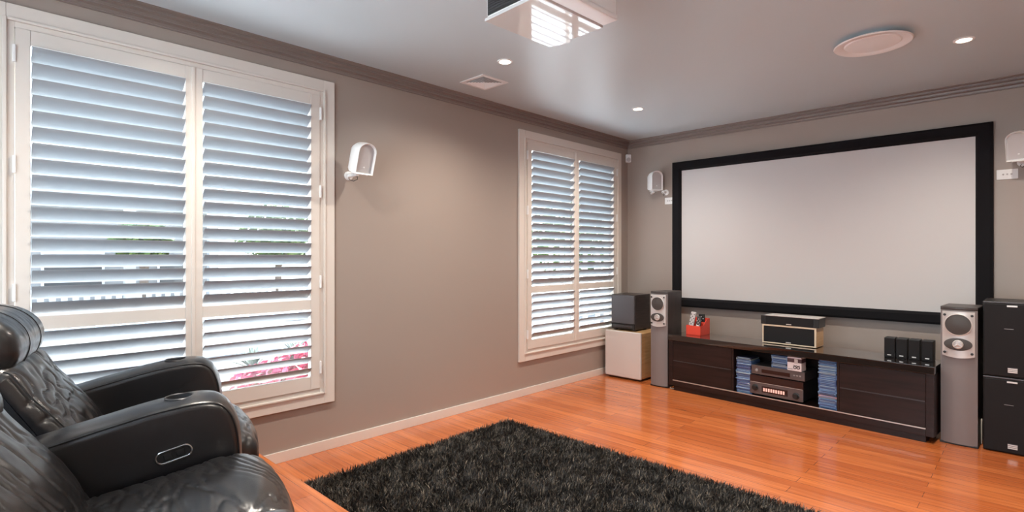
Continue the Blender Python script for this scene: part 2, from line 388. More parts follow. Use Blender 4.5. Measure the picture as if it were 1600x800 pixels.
# ------------------------------------------------------------------ surround speakers
def surround():
    """front faces local -y, origin at the wall-mount joint below the body"""
    t = thing('surround_speaker', '', 'speaker')
    def arch(w, h, r, n=10):
        p = [(-w, 0), (w, 0)]
        for k in range(n + 1):
            a = PI * k / n; p.append((w * math.cos(a), h - r + r * math.sin(a)))
        return p
    tilt = T(0, -.058, .008) @ RX(R(17))
    b = bmesh.new(); prof = arch(.066, .205, .055); n = len(prof); rings = []
    for y, s in ((-.062, 1.), (-.066, .985), (-.062, .93), (-.045, .90), (-.045, .0)): rings.append((y, s))
    back = [(-.03, 1.0), (.02, .95), (.05, .80), (.066, .5), (.07, .0)]
    def ring(y, s): return [b.verts.new((p[0] * s, y, .1 + (p[1] - .1) * s)) for p in prof]
    rr = [ring(y, max(s, .02)) for y, s in back[::-1] + rings]
    for p, q in zip(rr, rr[1:]):
        for k in range(n): b.faces.new((p[k], p[(k + 1) % n], q[(k + 1) % n], q[k]))
    b.faces.new(rr[0]); b.faces.new(rr[-1]); bmesh.ops.recalc_face_normals(b, faces=b.faces)
    G().add(b, None, tilt).obj('shell', M['white'], t)
    g = G(); g.prism([(p[0] * .86, .012 + p[1] * .88) for p in prof], -.0485, -.046, mtx=tilt); g.obj('front_panel', M['lightgrey'], t)
    G().lathe([(.006, 0), (.005, .004), (.0001, .005)], mtx=tilt @ T(.0, -.0485, .045) @ RX(PI / 2), seg=16).obj('indicator', M['white'], t)
    g = G(); g.box(-.04, .04, -.05, .03, -.008, .002, None, .003, mtx=tilt); g.box(-.012, .012, -.05, .004, -.012, .006, None, .004); g.obj('base_clamp', M['white'], t)
    g = G(); g.lathe([(.0001, -.018), (.013, -.013), (.018, 0), (.013, .013), (.0001, .018)], seg=20); g.box(-.010, .010, 0, .056, -.011, .011, None, .003); g.lathe([(.03, 0), (.03, .010), (.022, .016)], mtx=T(0, .0695, 0) @ RX(PI / 2), seg=24)
    g.obj('bracket', M['white'], t)
    g = G(); g.tube([(.01, -.03, -.004), (.018, -.02, -.03), (0, .0, -.042), (-.012, .03, -.03), (-.004, .06, -.012)], .0022); g.obj('speaker_wire', M['darkmetal'], t)
    return t
def aim(t, a, lift=0, shift=(0, 0, 0)):
    for c in t.children:
        if c.name.split('.')[0] not in ('bracket', 'speaker_wire'): c.rotation_euler = (R(lift), 0, R(a)); c.location = shift
s1 = surround()
s1.location = (.0695, -3.475, 1.805); s1.rotation_euler = (0, 0, R(90)); aim(s1, 4)
tag(s1, 'white surround speaker tilted on a bracket on the left wall, between the two windows', 'speaker', 'white surround speakers')
aim(dup(s1, (.482, -.0695, 1.945), 0, 'white surround speaker on the back wall, left of the projection screen'), 62, -17, (-.135, -.01, -.005))
aim(dup(s1, (3.262, -.0695, 1.935), 0, 'white surround speaker on the back wall, right of the projection screen'), -8)
def plate(x, z, label):
    t = thing('wall_plate', label, 'wall plate', (x, 0, z), 0, 'white speaker wall plates')
    G().box(-.058, .058, -.009, 0, -.036, .036, None, .003).obj('plate', M['white'], t)
    for q in (-.022, .0, .022): G().lathe([(.006, 0), (.006, .005), (.004, .007)], mtx=T(q, -.009, 0) @ RX(PI / 2), seg=12).obj('socket', M['lightgrey'], t)
    return t
plate(.525, 1.853, 'small white wall plate beside the left edge of the screen frame')
plate(3.182, 1.858, 'small white wall plate beside the right edge of the screen frame')
t = thing('motion_sensor', 'small white alarm motion sensor high in the corner of the room', 'motion sensor', (.012, -.012, 2.32), R(45))
g = G(); g.box(-.03, .03, -.035, 0, 0, .09, None, .008, 3); g.obj('housing', M['white'], t)
g = G(); g.lathe([(.024, 0), (.022, .008), (.0001, .012)], mtx=T(0, -.034, .03) @ RX(PI / 2), seg=20); g.obj('lens_window', M['lightgrey'], t)

# ------------------------------------------------------------------ media cabinet
CO = (.829, -.616); CR = R(-4.09); CL = 2.019; CDp = .36; CT = .52
cab = thing('media_cabinet', 'long low dark espresso media cabinet with glossy top, under the screen', 'cabinet', (*CO, 0), CR)
def cw(u, w, z): # local cabinet point -> world
    return (CO[0] + u * math.cos(CR) - w * math.sin(CR), CO[1] + u * math.sin(CR) + w * math.cos(CR), z)
G().box(0, CL, 0, CDp, CT - .052, CT, None, .003).obj('cabinet_top', M['espresso_top'], cab)
g = G(); g.box(.002, .046, .004, CDp, .045, CT - .052, None, .002).box(CL - .048, CL - .002, .004, CDp, .045, CT - .052, None, .002)
g.box(.046, CL - .048, .004, CDp, .045, .092, None, .002).box(.046, CL - .048, CDp - .015, CDp - .003, .092, CT - .052)
g.box(.618, .634, .008, CDp - .015, .092, CT - .052).box(1.432, 1.448, .008, CDp - .015, .092, CT - .052)
g.obj('carcass', M['espresso'], cab)
G().box(.05, CL - .05, .02, CDp - .02, 0, .045).obj('plinth', M['espresso'], cab)
G().box(.046, CL - .048, .002, .008, .092, .100, None, .001).obj('metal_strip', M['steelstrip'], cab)
for a, b in ((.048, .616), (1.450, CL - .05)):
    for z0, z1 in ((.103, .276), (.281, .464)):
        d = G().box(a, b, .006, .024, z0, z1, None, .002).obj('drawer', M['espresso'], cab)
        G().box(a + .002, b - .002, .003, .0065, z0 - .001 if z0 > .2 else z1 - .0, (z0 + .003) if z0 > .2 else z1 + .003).obj('finger_pull', M['darkmetal'], d)

# AV receiver
t = thing('av_receiver', 'black and silver AV receiver with lit display on the bottom of the cabinet opening', 'receiver', cw(.98, .03, .1), CR)
g = G(); g.box(-.205, .205, 0, .30, .012, .165, None, .003); g.obj('case', M['black'], t)
g = G(); g.box(-.21, .21, -.012, .004, .012, .110, M['avface'], .003).box(-.21, .21, -.012, .004, .111, .168, M['avdark'], .002); g.obj('front_panel', M['avface'], t)
G().box(-.205, .205, -.0135, -.0115, .1085, .1115, M['badge']).obj('trim_line', M['badge'], t)
g = G(); g.box(-.11, .095, -.0135, -.0115, .035, .085, M['avdark'])
g.obj('display_window', M['avdark'], t)
g = G()
random.seed(3)
for k in range(9):
    x = -.098 + k * .0195
    g.box(x, x + .013, -.0142, -.013, .045, .072)
G.obj(g, 'display_digits', M['display'], t)
for x, z, r in ((-.165, .066, .026), (.158, .052, .026)):
    k = G(); k.lathe([(r, 0), (r, .006), (r * .8, .008), (r * .75, .022), (r * .7, .024), (.0001, .024)], mtx=T(x, -.012, z) @ RX(PI / 2), seg=28); k.obj('knob', M['black'], t)
for sx in (-.17, .17):
    for sy in (.03, .26): G().lathe([(.02, 0), (.02, .013)], mtx=T(sx, sy, 0), seg=16).obj('foot', M['black'], t)
# disc player
t = thing('disc_player', 'slim grey disc player lying on top of the AV receiver', 'disc player', cw(.99, .035, .268), CR)
g = G(); g.box(-.208, .208, 0, .25, .006, .078, None, .002); g.obj('case', M['darkmetal'], t)
g = G(); g.box(-.21, .21, -.01, .004, .008, .082, None, .003); g.obj('front_panel', M['avface'], t)
G().box(-.125, .10, -.0115, -.0095, .026, .056).obj('display_window', M['avdark'], t)
G().lathe([(.012, 0), (.012, .004), (.0001, .005)], mtx=T(-.165, -.01, .042) @ RX(PI / 2), seg=20).obj('power_button', M['grey'], t)
for k in range(3): G().box(.125 + k * .022, .139 + k * .022, -.0118, -.0095, .04, .05, None, .001).obj('button', M['grey'], t)
for sx in (-.17, .17):
    for sy in (.03, .2): G().lathe([(.018, 0), (.018, .007)], mtx=T(sx, sy, 0), seg=16).obj('foot', M['black'], t)

# disc cases
case_protos = {}
def disc_case(key, cx, w, z, rz, label, group, thick=.0128):
    k = (key, round(thick, 4))
    if k not in case_protos:
        g = G(); m = M['case%d' % key]
        g.box(-.0635, .0635, 0, .17, 0, thick - .0006, m, .0015, 1); g.box(-.052, .052, -.0004, .001, .003, thick - .004, M['case%d' % ((key + 2) % 6)])
        o = g.obj('disc_case', None); case_protos[k] = o
    else:
        o = case_protos[k].copy(); C.objects.link(o)
    o.location = cw(cx, w, z); o.rotation_euler = (0, 0, CR + rz); tag(o, label, 'disc case', group); return o
random.seed(11)
def stack(cx, z0, ztop, cols, where, group, special={}):
    z = z0; n = int(round((ztop - z0) / .0128)); w = .035
    for i in range(n):
        c = special.get(i, (random.choice(cols), None))
        lb = c[1] or ('disc case on the very top of the %s' % where if i == n - 1 else 'disc case at the bottom of the %s' % where if i == 0 else 'blue disc case within the %s' % where)
        disc_case(c[0], cx + random.uniform(-.004, .004), w + random.uniform(-.006, .006), z, random.uniform(-.02, .02), lb, group); z += .0128
stack(.709, .0925, .402, [4, 0, 0, 1, 4, 2, 3], 'left stack inside the cabinet opening', 'disc cases in the left stack', {23: (7, None), 22: (8, 'pale disc case second from the top of the left stack')})
stack(1.359, .0925, .462, [0, 1, 1, 2, 2, 3], 'right stack inside the cabinet opening', 'disc cases in the right stack', {7: (6, 'pinkish disc case low in the right stack of blue cases')})
stack(1.005, .3505, .4545, [1, 2, 2, 3], 'short stack on the disc player', 'disc cases on the disc player', {2: (7, 'dark disc case in the short stack on the disc player')})
# small box with marks
t = thing('gadget_box', 'small white and black cardboard box on the disc player beside the disc cases', 'box', cw(1.125, .02, .3505), CR)
G().box(-.053, .053, 0, .09, 0, .108, None, .001).obj('carton', M['paper'], t)
g = G(); g.box(-.0532, .0532, -.0006, .0905, .066, .098, M['plum']); g.obj('colour_band', M['plum'], t)
g = G()
for cz, cx in ((.028, .004), (.028, .030)):
    pts = [(cx + .011 * math.cos(a), -.0015, cz + .010 * math.sin(a)) for a in [2 * PI * k / 14 for k in range(14)]]; g.tube(pts, .0028, seg=6, closed=True)
g.tube([(-.006, -.0015, .046), (.006, -.0015, .040), (.016, -.0015, .044), (.028, -.0015, .038), (.04, -.0015, .044)], .0026, seg=6)
g.box(-.048, -.012, -.0012, 0, .012, .015); g.obj('printed_marks', M['ink'], t)
g = G(); g.box(.0, .026, -.0012, 0, .060, .095); g.obj('pale_panel', M['lightgrey'], t)

# things on the cabinet top
def small_speaker(x, y, label):
    t = thing('satellite_speaker', label, 'speaker', (x, y, CT), R(-2), 'small black speakers on the cabinet')
    return t
ss = small_speaker(2.562, -.51, 'leftmost of the four small black speakers on the cabinet top')
G().box(-.033, .033, -.045, .05, 0, .146, None, .004).obj('cabinet', M['black'], ss)
G().box(-.031, .031, -.052, -.044, .003, .143, None, .004).obj('grille', M['grille'], ss)
G().box(-.012, .012, -.0535, -.0515, .018, .025, None, .0006).obj('badge', M['badge'], ss)
for x, y, lb in ((2.634, -.508, 'second from the left of the four small black speakers on the cabinet top'), (2.708, -.507, 'third from the left of the four small black speakers on the cabinet top'), (2.783, -.506, 'rightmost of the four small black speakers, next to the right grey tower speaker')):
    dup(ss, (x, y, CT), R(-2), lb)

t = thing('centre_speaker', 'wide centre speaker in a pale maple box with black grille, on the cabinet top', 'speaker', (1.856, -.5, CT), R(-1.4))
G().box(-.21, .21, 0, .185, .004, .163, None, .004).obj('cabinet', M['maple'], t)
g = G()
for a in ((-.21, .21, .150, .163), (-.21, .21, .004, .014), (-.21, -.199, .014, .15), (.196, .21, .014, .15)): g.box(a[0], a[1], -.006, .002, a[2], a[3], None, .002)
g.obj('front_edge', M['maplepale'], t)
G().box(-.199, .196, -.005, .004, .014, .15, None, .003).obj('grille', M['grille'], t)
G().box(-.02, .02, -.007, -.0045, .019, .027, None, .001).obj('badge', M['badge'], t)
for sx in (-.18, .18):
    for sy in (.03, .16): G().lathe([(.012, 0), (.012, .005)], mtx=T(sx, sy, 0), seg=12).obj('foot', M['black'], t)
t = thing('slim_speaker', 'slim dark speaker bar lying on the maple centre speaker', 'speaker', (1.860, -.503, CT + .163), R(-1.4))
G().box(-.225, .225, .0, .17, 0, .074, None, .003).obj('body', M['darkmetal'], t)
G().box(-.185, .185, -.006, .002, .004, .072, None, .002).obj('grille', M['grille'], t)
for a, b in ((-.225, -.190), (.190, .225)): G().box(a, b, -.005, .002, .002, .073, None, .002).obj('end_cap', M['black'], t)
G().box(-.19, .228, -.008, .17, .073, .080, None, .002).obj('silver_top_edge', M['badge'], t)
G().box(-.02, .02, -.0085, -.0055, .008, .016, None, .001).obj('badge', M['badge'], t)

# red organiser with remotes
t = thing('desk_organiser', 'red plastic organiser box holding remote controls on the left of the cabinet top', 'organiser', (1.024, -.5, CT), R(-1))
g = G(); w_ = .072; dpt = .19
side = [(0, 0), (dpt, 0), (dpt, .150), (dpt - .05, .150), (.055, .09), (0, .09)]
sx = Matrix(((0, 1, 0, 0), (1, 0, 0, 0), (0, 0, 1, 0), (0, 0, 0, 1)))
g.prism(side, -w_, -w_ + .004, mtx=sx).prism(side, w_ - .004, w_, mtx=sx)
g.box(-w_, w_, 0, .004, 0, .09).box(-w_, w_, dpt - .004, dpt, 0, .15).box(-w_, w_, 0, dpt, 0, .004).box(-w_ + .004, w_ - .004, .095, .098, .004, .12)
g.obj('tray', M['red'], t)
def remote(x, y, z, h, w, tilt, roll, m, label, oval=False):
    t = thing('remote_control', label, 'remote control', (x, y, z), R(-1))
    mt = RX(R(tilt)) @ RY(R(roll))
    g = G(); g.box(-w / 2, w / 2, 0, .02, 0, h, None, .006, 3, mtx=mt); g.obj('case', m, t)
    g = G(); random.seed(int(h * 1000))
    for r_ in range(int(h / .018) - 1):
        for c in range(3):
            bx = -w * .3 + c * w * .3; g.box(bx - w * .09, bx + w * .09, -.0018, .001, h - .03 - r_ * .018, h - .021 - r_ * .018, M['lightgrey'] if (r_ + c) % 2 else M['black'], .001, 1, mtx=mt)
    g.obj('button_pad', None, t)
    if oval:
        g = G(); g.lathe([(.018, 0), (.018, .004), (.0001, .005)], mtx=mt @ T(0, 0, h * .42) @ RX(PI / 2), seg=20); g.obj('dial', M['white'], t)
remote(.976, -.488, CT + .005, .215, .048, -10, 7, M['lightgrey'], 'tall silver remote control standing in the red organiser box')
remote(1.048, -.486, CT + .005, .175, .044, -12, 3, M['darkmetal'], 'dark remote control with a pale round dial, in the middle of the red organiser', True)
remote(1.058, -.400, CT + .005, .188, .058, -3, -2, M['black'], 'black remote control at the back of the red organiser box')

# ------------------------------------------------------------------ tower speakers
def tower(loc, rz, w, d, h, label):
    t = thing('tower_speaker', label, 'speaker', loc, rz, 'grey tower speakers')
    def plan(k=1, dy=0):
        p = [(-w / 2, d), (-w / 2, .012)]
        for i in range(9):
            x = -w / 2 + w * i / 8; p.append((x, .012 - .022 * (1 - (2 * x / w) ** 2)))
        p.append((w / 2, d)); return p
    pm = Matrix(((1, 0, 0, 0), (0, 0, 1, 0), (0, 1, 0, 0), (0, 0, 0, 1)))
    sidep = [(-w / 2, d), (-w / 2, .014), (w / 2, .014), (w / 2, d)]
    g = G(); g.prism(sidep, .012, h - .02, M['towerside'], mtx=pm); g.obj('cabinet', None, t)
    fp = [(-w / 2, .0145)] + plan()[1:-1] + [(w / 2, .0145)]
    G().prism(fp[0:], .012, h - .022, mtx=pm).obj('front_baffle', M['towerface'], t)
    G().prism([(p[0] * 1.01, p[1] - .002) for p in plan()], h - .022, h, mtx=pm, bev=.006).obj('top_cap', M['towerside'], t)
    # silver panel
    zt, zb_ = h - .032, h - .325; n = 12; b = bmesh.new(); cols = []
    for i in range(n + 1):
        x = -w * .44 + w * .88 * i / n; y = -.016 - .006 * (1 - (x / (w * .44)) ** 2) + .010 * abs(x / (w * .5)) ** 2
        zl = zb_ - .014 * (1 - (x / (w * .44)) ** 2)
        cols.append([b.verts.new((x, y, zt)), b.verts.new((x, y, zl)), b.verts.new((x, .005, zl)), b.verts.new((x, .005, zt))])
    for p, q in zip(cols, cols[1:]):
        for k in range(4): b.faces.new((p[k], q[k], q[(k + 1) % 4], p[(k + 1) % 4]))
    b.faces.new(cols[0]); b.faces.new(cols[-1][::-1]); bmesh.ops.recalc_face_normals(b, faces=b.faces)
    G().add(b).obj('driver_panel', M['silver'], t)
    fy = -.0235; rw = w * .36; zc = h - .032 - .085; zo = h - .032 - .215
    g = G(); g.lathe([(rw * 1.08, -.004), (rw * 1.08, .002), (rw, .004), (rw * .98, .0)], mtx=T(0, fy, zc) @ RX(PI / 2), seg=40, cap=False); g.obj('woofer_surround', M['silver'], t)
    g = G(); g.lathe([(rw, .0005), (rw * .6, .005), (.0001, .008)], mtx=T(0, fy + .001, zc) @ RX(PI / 2), seg=40); g.obj('woofer_grille', M['cone'], t)
    g = G(); g.lathe([(1, 0), (1, .004), (.9, .005), (.0001, .0045)], mtx=T(0, fy + .0005, zo) @ Matrix.Diagonal((w * .385, 1, .041, 1)) @ RX(PI / 2), seg=40); g.obj('horn_recess', M['cone'], t)
    g = G(); g.lathe([(.029, .003), (.029, .010), (.024, .013), (.021, .006), (.010, .008), (.0001, .014)], mtx=T(0, fy, zo) @ RX(PI / 2), seg=28)
    for k in range(3): g.box(-.003, .003, -.013, -.008, .0, .026, None, .001, mtx=T(0, fy, zo) @ RY(2 * PI * k / 3))
    g.obj('tweeter', M['silver'], t)
    for sx in (-1, 1):
        for z in (zt - .022, zb_ + .02): G().lathe([(.008, 0), (.008, .003), (.0001, .004)], mtx=T(sx * w * .37, -.0175, z) @ RX(PI / 2), seg=14).obj('bolt', M['black'], t)
    G().box(-w / 2 - .004, w / 2 + .004, .004, d, 0, .014, None, .003).obj('base', M['black'], t)
    return t
tower((.716, -.592, 0), R(0), .178, .29, .92, 'tall grey tower speaker left of the media cabinet')
tower((2.960, -.660, 0), R(-2.5), .192, .31, .925, 'tall grey tower speaker right of the media cabinet')

# ------------------------------------------------------------------ subwoofers (left corner)
t = thing('subwoofer', 'silver fronted maple subwoofer on the floor in the far corner', 'subwoofer', (.285, -.545, 0), 0)
G().box(-.210, .210, .012, .41, .02, .487, None, .012, 3).obj('cabinet', M['maple'], t)
G().box(-.213, .213, -.012, .02, .018, .490, None, .012, 4).obj('front_panel', M['silverface'], t)
G().box(-.03, .03, -.0135, -.0115, .05, .058, None, .0008).obj('badge', M['badge'], t)
for sx in (-.17, .17):
    for sy in (.05, .35): G().lathe([(.022, 0), (.022, .021)], mtx=T(sx, sy, 0), seg=16).obj('foot', M['black'], t)
G().box(-.205, .205, .0, .40, .012, .02).obj('base', M['black'], t)
t = thing('subwoofer', 'black cube subwoofer standing on the silver fronted maple subwoofer', 'subwoofer', (.253, -.495, .4895), R(1))
G().box(-.142, .142, .01, .31, .014, .372, None, .005).obj('cabinet', M['darkveneer'], t)
G().box(-.136, .136, -.008, .012, .072, .366, None, .008, 3).obj('grille', M['grillelight'], t)
G().box(-.136, .136, -.004, .012, .02, .068, None, .004).obj('front_panel', M['black'], t)
G().box(-.115, .115, -.0055, -.003, .034, .056, None, .002).obj('slot_port', M['darkmetal'], t)
for sx in (-.11, .11):
    for sy in (.04, .26): G().lathe([(.018, 0), (.018, .015)], mtx=T(sx, sy, 0), seg=16).obj('foot', M['black'], t)

# ------------------------------------------------------------------ black speakers (right)
def pa(z, label):
    t = thing('loudspeaker', label, 'speaker', (3.259, -.632, z), 0, 'stacked black loudspeakers')
    G().box(-.178, .178, .004, .36, .0, .484, None, .006).obj('cabinet', M['black'], t)
    G().box(-.174, .174, -.010, .006, .006, .472, None, .008, 3).obj('grille', M['grille'], t)
    G().box(-.178, .178, -.008, .004, .474, .484, None, .003).obj('top_edge', M['darkmetal'], t)
    g = G()
    for k in range(3): g.box(-.058, -.012, -.0125, -.0095, .034 + k * .0105, .042 + k * .0105, M['badge'], .0008)
    g.box(-.06, -.010, -.0115, -.0092, .031, .068, M['ink'])
    g.obj('badge', M['badge'], t)
    G().box(-.062, -.012, -.0118, -.0095, .452, .463, None, .001).obj('nameplate', M['badge'], t)
    G().box(-.075, -.03, -.0112, -.0095, .31, .313).obj('logo', M['grey'], t)
    return t
pa(.002, 'black loudspeaker standing on the floor at the right, lower of two stacked')
pa(.487, 'black loudspeaker at the right, stacked on top of another, upper of two')

g = G(); g.tube([(.818, -.55, .006), (.835, -.585, .005), (.842, -.59, .005), (.875, -.55, .005), (.90, -.5, .005)], .004); tag(g.obj('speaker_cable', M['cable']), 'short pale cable on the floor at the foot of the left tower speaker', 'cable')
g = G(); g.tube([(3.069, -.52, .004), (3.069, -.53, .05), (3.069, -.535, .12), (3.069, -.53, .165), (3.069, -.52, .17)], .004); tag(g.obj('speaker_cable', M['cable']), 'pale cable rising in the gap between right tower and black loudspeakers', 'cable')

# ------------------------------------------------------------------ shag rug
RX0, RX1, RY0, RY1 = .47, 2.78, -4.09, -2.42
rug = G().box(RX0, RX1, RY0, RY1, .001, .010, None, .003).obj('shag_rug', M['pile']); tag(rug, 'large black shaggy rug on the timber floor in front of the sofa', 'rug')
N = 150000
px = rng.uniform(RX0, RX1, N); py = rng.uniform(RY0, RY1, N)
cl = np.array([noise.noise((x * 9, y * 9, 0)) for x, y in zip(px[::1], py[::1])]); cl2 = np.array([noise.noise((x * 9, y * 9, 7.3)) for x, y in zip(px, py)])
ang = cl * 5 + rng.normal(0, 1.1, N); L = rng.uniform(.032, .052, N); lean = np.abs(rng.normal(.55, .35, N)) + .25 * np.abs(cl2)
lean = np.minimum(lean, 1.3); dx, dy = np.cos(ang), np.sin(ang); wd = rng.uniform(.0012, .0028, N); tw = ang + PI / 2 + rng.normal(0, .8, N); ex, ey = np.cos(tw) * wd, np.sin(tw) * wd
h1 = L * .5 * np.cos(lean * .45); o1 = L * .5 * np.sin(lean * .45); h2 = h1 + L * .5 * np.cos(lean * 1.25); o2 = o1 + L * .5 * np.sin(lean * 1.25)
z0 = np.full(N, .008)
V = np.stack([np.stack([px - ex, py - ey, z0], 1), np.stack([px + ex, py + ey, z0], 1),
              np.stack([px + dx * o1 + ex, py + dy * o1 + ey, z0 + h1], 1), np.stack([px + dx * o1 - ex, py + dy * o1 - ey, z0 + h1], 1),
              np.stack([px + dx * o2, py + dy * o2, np.maximum(z0 + h2, .012)], 1)], 1).reshape(-1, 3)
me = bpy.data.meshes.new('pile'); me.vertices.add(5 * N); me.vertices.foreach_set('co', V.astype(np.float32).ravel())
base = (np.arange(N) * 5)[:, None]; li = np.concatenate([base + np.array([[0, 1, 2, 3]]), base + np.array([[3, 2, 4]])], 1).ravel()
me.loops.add(7 * N); me.loops.foreach_set('vertex_index', li.astype(np.int32)); me.polygons.add(2 * N)
ls = np.stack([np.arange(N) * 7, np.arange(N) * 7 + 4], 1).ravel(); me.polygons.foreach_set('loop_start', ls.astype(np.int32)); me.update(calc_edges=True); me.validate()
me.materials.append(M['pile']); pile = bpy.data.objects.new('pile', me); C.objects.link(pile); pile.parent = rug; pile['kind'] = 'stuff'

# ------------------------------------------------------------------ recliner sofa (local: x along the row, y forward)
sofa = thing('recliner_sofa', 'black wrinkled leather recliner sofa with cup holders in its armrests, on the timber riser', 'sofa', (1.156, -4.765, RZ_), R(-13.1))
def smooth(pts, n):
    P = [Vector((p[0], p[1])) for p in pts]; m = len(P); out = []
    for i in range(m):
        a, b, c, d = P[(i - 1) % m], P[i], P[(i + 1) % m], P[(i + 2) % m]
        k = max(2, int(round((c - b).length / n)))
        for j in range(k):
            t = j / k; out.append(.5 * ((2 * b) + (c - a) * t + (2 * a - 5 * b + 4 * c - d) * t * t + (3 * b - a - 3 * c + d) * t ** 3))
    return out
def cushion(prof, u0, u1, r, crown=0., wr=0., fu=6, fp=22, step=.010, seed=0., wmask=None):
    P = smooth(prof, step); n = len(P)
    area = sum(P[i].x * P[(i + 1) % n].y - P[(i + 1) % n].x * P[i].y for i in range(n))
    nor = []
    for i in range(n):
        t = (P[(i + 2) % n] - P[i - 2]).normalized(); q = Vector((t.y, -t.x)); nor.append(q if area > 0 else -q)
    st = []; uc = (u0 + u1) / 2; hw = (u1 - u0) / 2; K = 6
    for k in range(K, 0, -1):
        a = PI / 2 * k / K; st.append((u0 + r - r * math.sin(a), r * (1 - math.cos(a))))
    nu = max(3, int((2 * hw - 2 * r) / step))
    for k in range(nu + 1): st.append((u0 + r + (2 * hw - 2 * r) * k / nu, 0))
    for k in range(1, K + 1):
        a = PI / 2 * k / K; st.append((u1 - r + r * math.sin(a), r * (1 - math.cos(a))))
    b = bmesh.new(); rings = []; ln = 0
    arc = [0.]
    for i in range(1, n): arc.append(arc[-1] + (P[i] - P[i - 1]).length)
    for u, ins in st:
        s = (u - uc) / hw; ring = []
        for i, p in enumerate(P):
            off = -ins + crown * (1 - s * s)
            if wr:
                c = arc[i]; wv = noise.noise((u * 3 + seed, c * 3, 1.7)) * .5
                q = noise.noise((u * fu + wv * 2 + seed, c * fp + wv * 9, seed)); q2 = noise.noise((u * fu * 2.2 + wv * 3, c * fp * 2 - wv * 7, seed + 5))
                rid = (1 - abs(q) * 2.6); rid = max(-.4, rid); mk = wmask(u, p) if wmask else 1
                off += wr * mk * (-1.0 * max(0, rid) ** 4 + .28 * q2 + .8 * wv)
            ring.append(b.verts.new((u, p.x + nor[i].x * off, p.y + nor[i].y * off - RZ_)))
        rings.append(ring)
    for a, c in zip(rings, rings[1:]):
        for k in range(n): b.faces.new((a[k], a[(k + 1) % n], c[(k + 1) % n], c[k]))
    b.faces.new(rings[0][::-1]); b.faces.new(rings[-1]); bmesh.ops.recalc_face_normals(b, faces=b.faces)
    return G().add(b), P
ARM = [(-.62, .60), (-.50, .645), (-.34, .685), (-.20, .718), (-.09, .742), (.02, .757), (.08, .757), (.12, .745), (.150, .71), (.168, .66), (.176, .60), (.180, .50), (.178, .35), (.172, .21), (.15, .185), (0, .18), (-.3, .18), (-.60, .18), (-.64, .21), (-.65, .40), (-.645, .57)]
def bool_cut(o, cyl):
    md = o.modifiers.new('b', 'BOOLEAN'); md.object = cyl; md.operation = 'DIFFERENCE'; md.solver = 'EXACT'
    dg = bpy.context.evaluated_depsgraph_get(); me = bpy.data.meshes.new_from_object(o.evaluated_get(dg)); o.modifiers.clear(); o.data = me
    bpy.data.objects.remove(cyl, do_unlink=True)
for ai, uc in enumerate((-.81, 0.)):
    g, P = cushion(ARM, uc - .105, uc + .105, .018, .018, .0018, 5, 9, seed=ai * 3.)
    arm = g.obj('armrest', M['leather'], sofa, ang=60)
    cy = G().lathe([(.0405, 0), (.0405, .2)], seg=40).obj('cut', M['cone'], sofa); cy.location = (uc, 0, .715 - RZ_); bpy.context.view_layer.update(); bool_cut(arm, cy)
    zt = .775 - RZ_
    cup = G().lathe([(.047, zt - .008), (.048, zt - .003), (.044, zt), (.0405, zt - .003), (.039, zt - .06), (.0001, zt - .06)], mtx=T(uc, 0, -.002) @ Matrix.Identity(4), seg=40, cap=False).obj('cup_holder', M['darkmetal'], arm)
    for sgn in (-1, 1):   # seam piping along the arm edges
        pts = [(uc + sgn * .0985, p.x, p.y - RZ_) for p in P if p.y > .25 and (p.x > 0 or p.y > .62)]
        # order is along the profile from back to front
        a0 = [p for p in pts]; G().tube(a0, .0026, seg=6).obj('seam', M['piping'], arm)
# recliner switch on the near face of the middle arm
ctl = []
for k in range(24):
    a = 2 * PI * k / 24; ctl.append((.032 * (1 if math.cos(a) >= 0 else -1) + .020 * math.cos(a), .020 * math.sin(a)))
mt = T(.106, -.018, .604 - RZ_) @ RX(R(12)) @ RZ(R(90))
sw = G().prism([(p[0] * .95, p[1] * .95) for p in ctl], -.003, .004, mtx=mt).obj('recliner_switch', M['black'], sofa)
G().tube([(p[0], -.004, p[1]) for p in ctl], .0032, seg=8, closed=True, mtx=mt).obj('switch_rim', M['chrome'], sw)
for q in (-.018, .018): G().box(q - .012, q + .012, -.007, -.002, -.010, .010, None, .003, mtx=mt).obj('switch_button', M['piping'], sw)

SEAT = [(-.42, .47), (-.30, .515), (-.18, .530), (0, .556), (.10, .574), (.17, .575), (.225, .555), (.262, .515), (.272, .465), (.262, .41), (.24, .385), (.1, .37), (-.2, .37), (-.42, .37)]
def backp(dz=0, dv=0): return [(-.235 + dv, .48), (-.262 + dv, .56), (-.305 + dv, .645), (-.365 + dv, .73), (-.418 + dv, .80), (-.455 + dv, .86), (-.475 + dv, .885), (-.52 + dv, .895), (-.575 + dv, .88), (-.60 + dv, .80), (-.575 + dv, .65), (-.52 + dv, .50), (-.42 + dv, .46), (-.30 + dv, .455)]
def headp(vc, zc, rv, rz): return [(vc + rv * math.cos(a) , zc + rz * math.sin(a)) for a in [2 * PI * k / 14 for k in range(14)]]
seats = [(-.70, -.11, (-.595, .955, .140, .122), 0), (.11, .665, (-.555, .845, .128, .120), 1), (.672, 1.22, (-.555, .845, .128, .120), 2)]
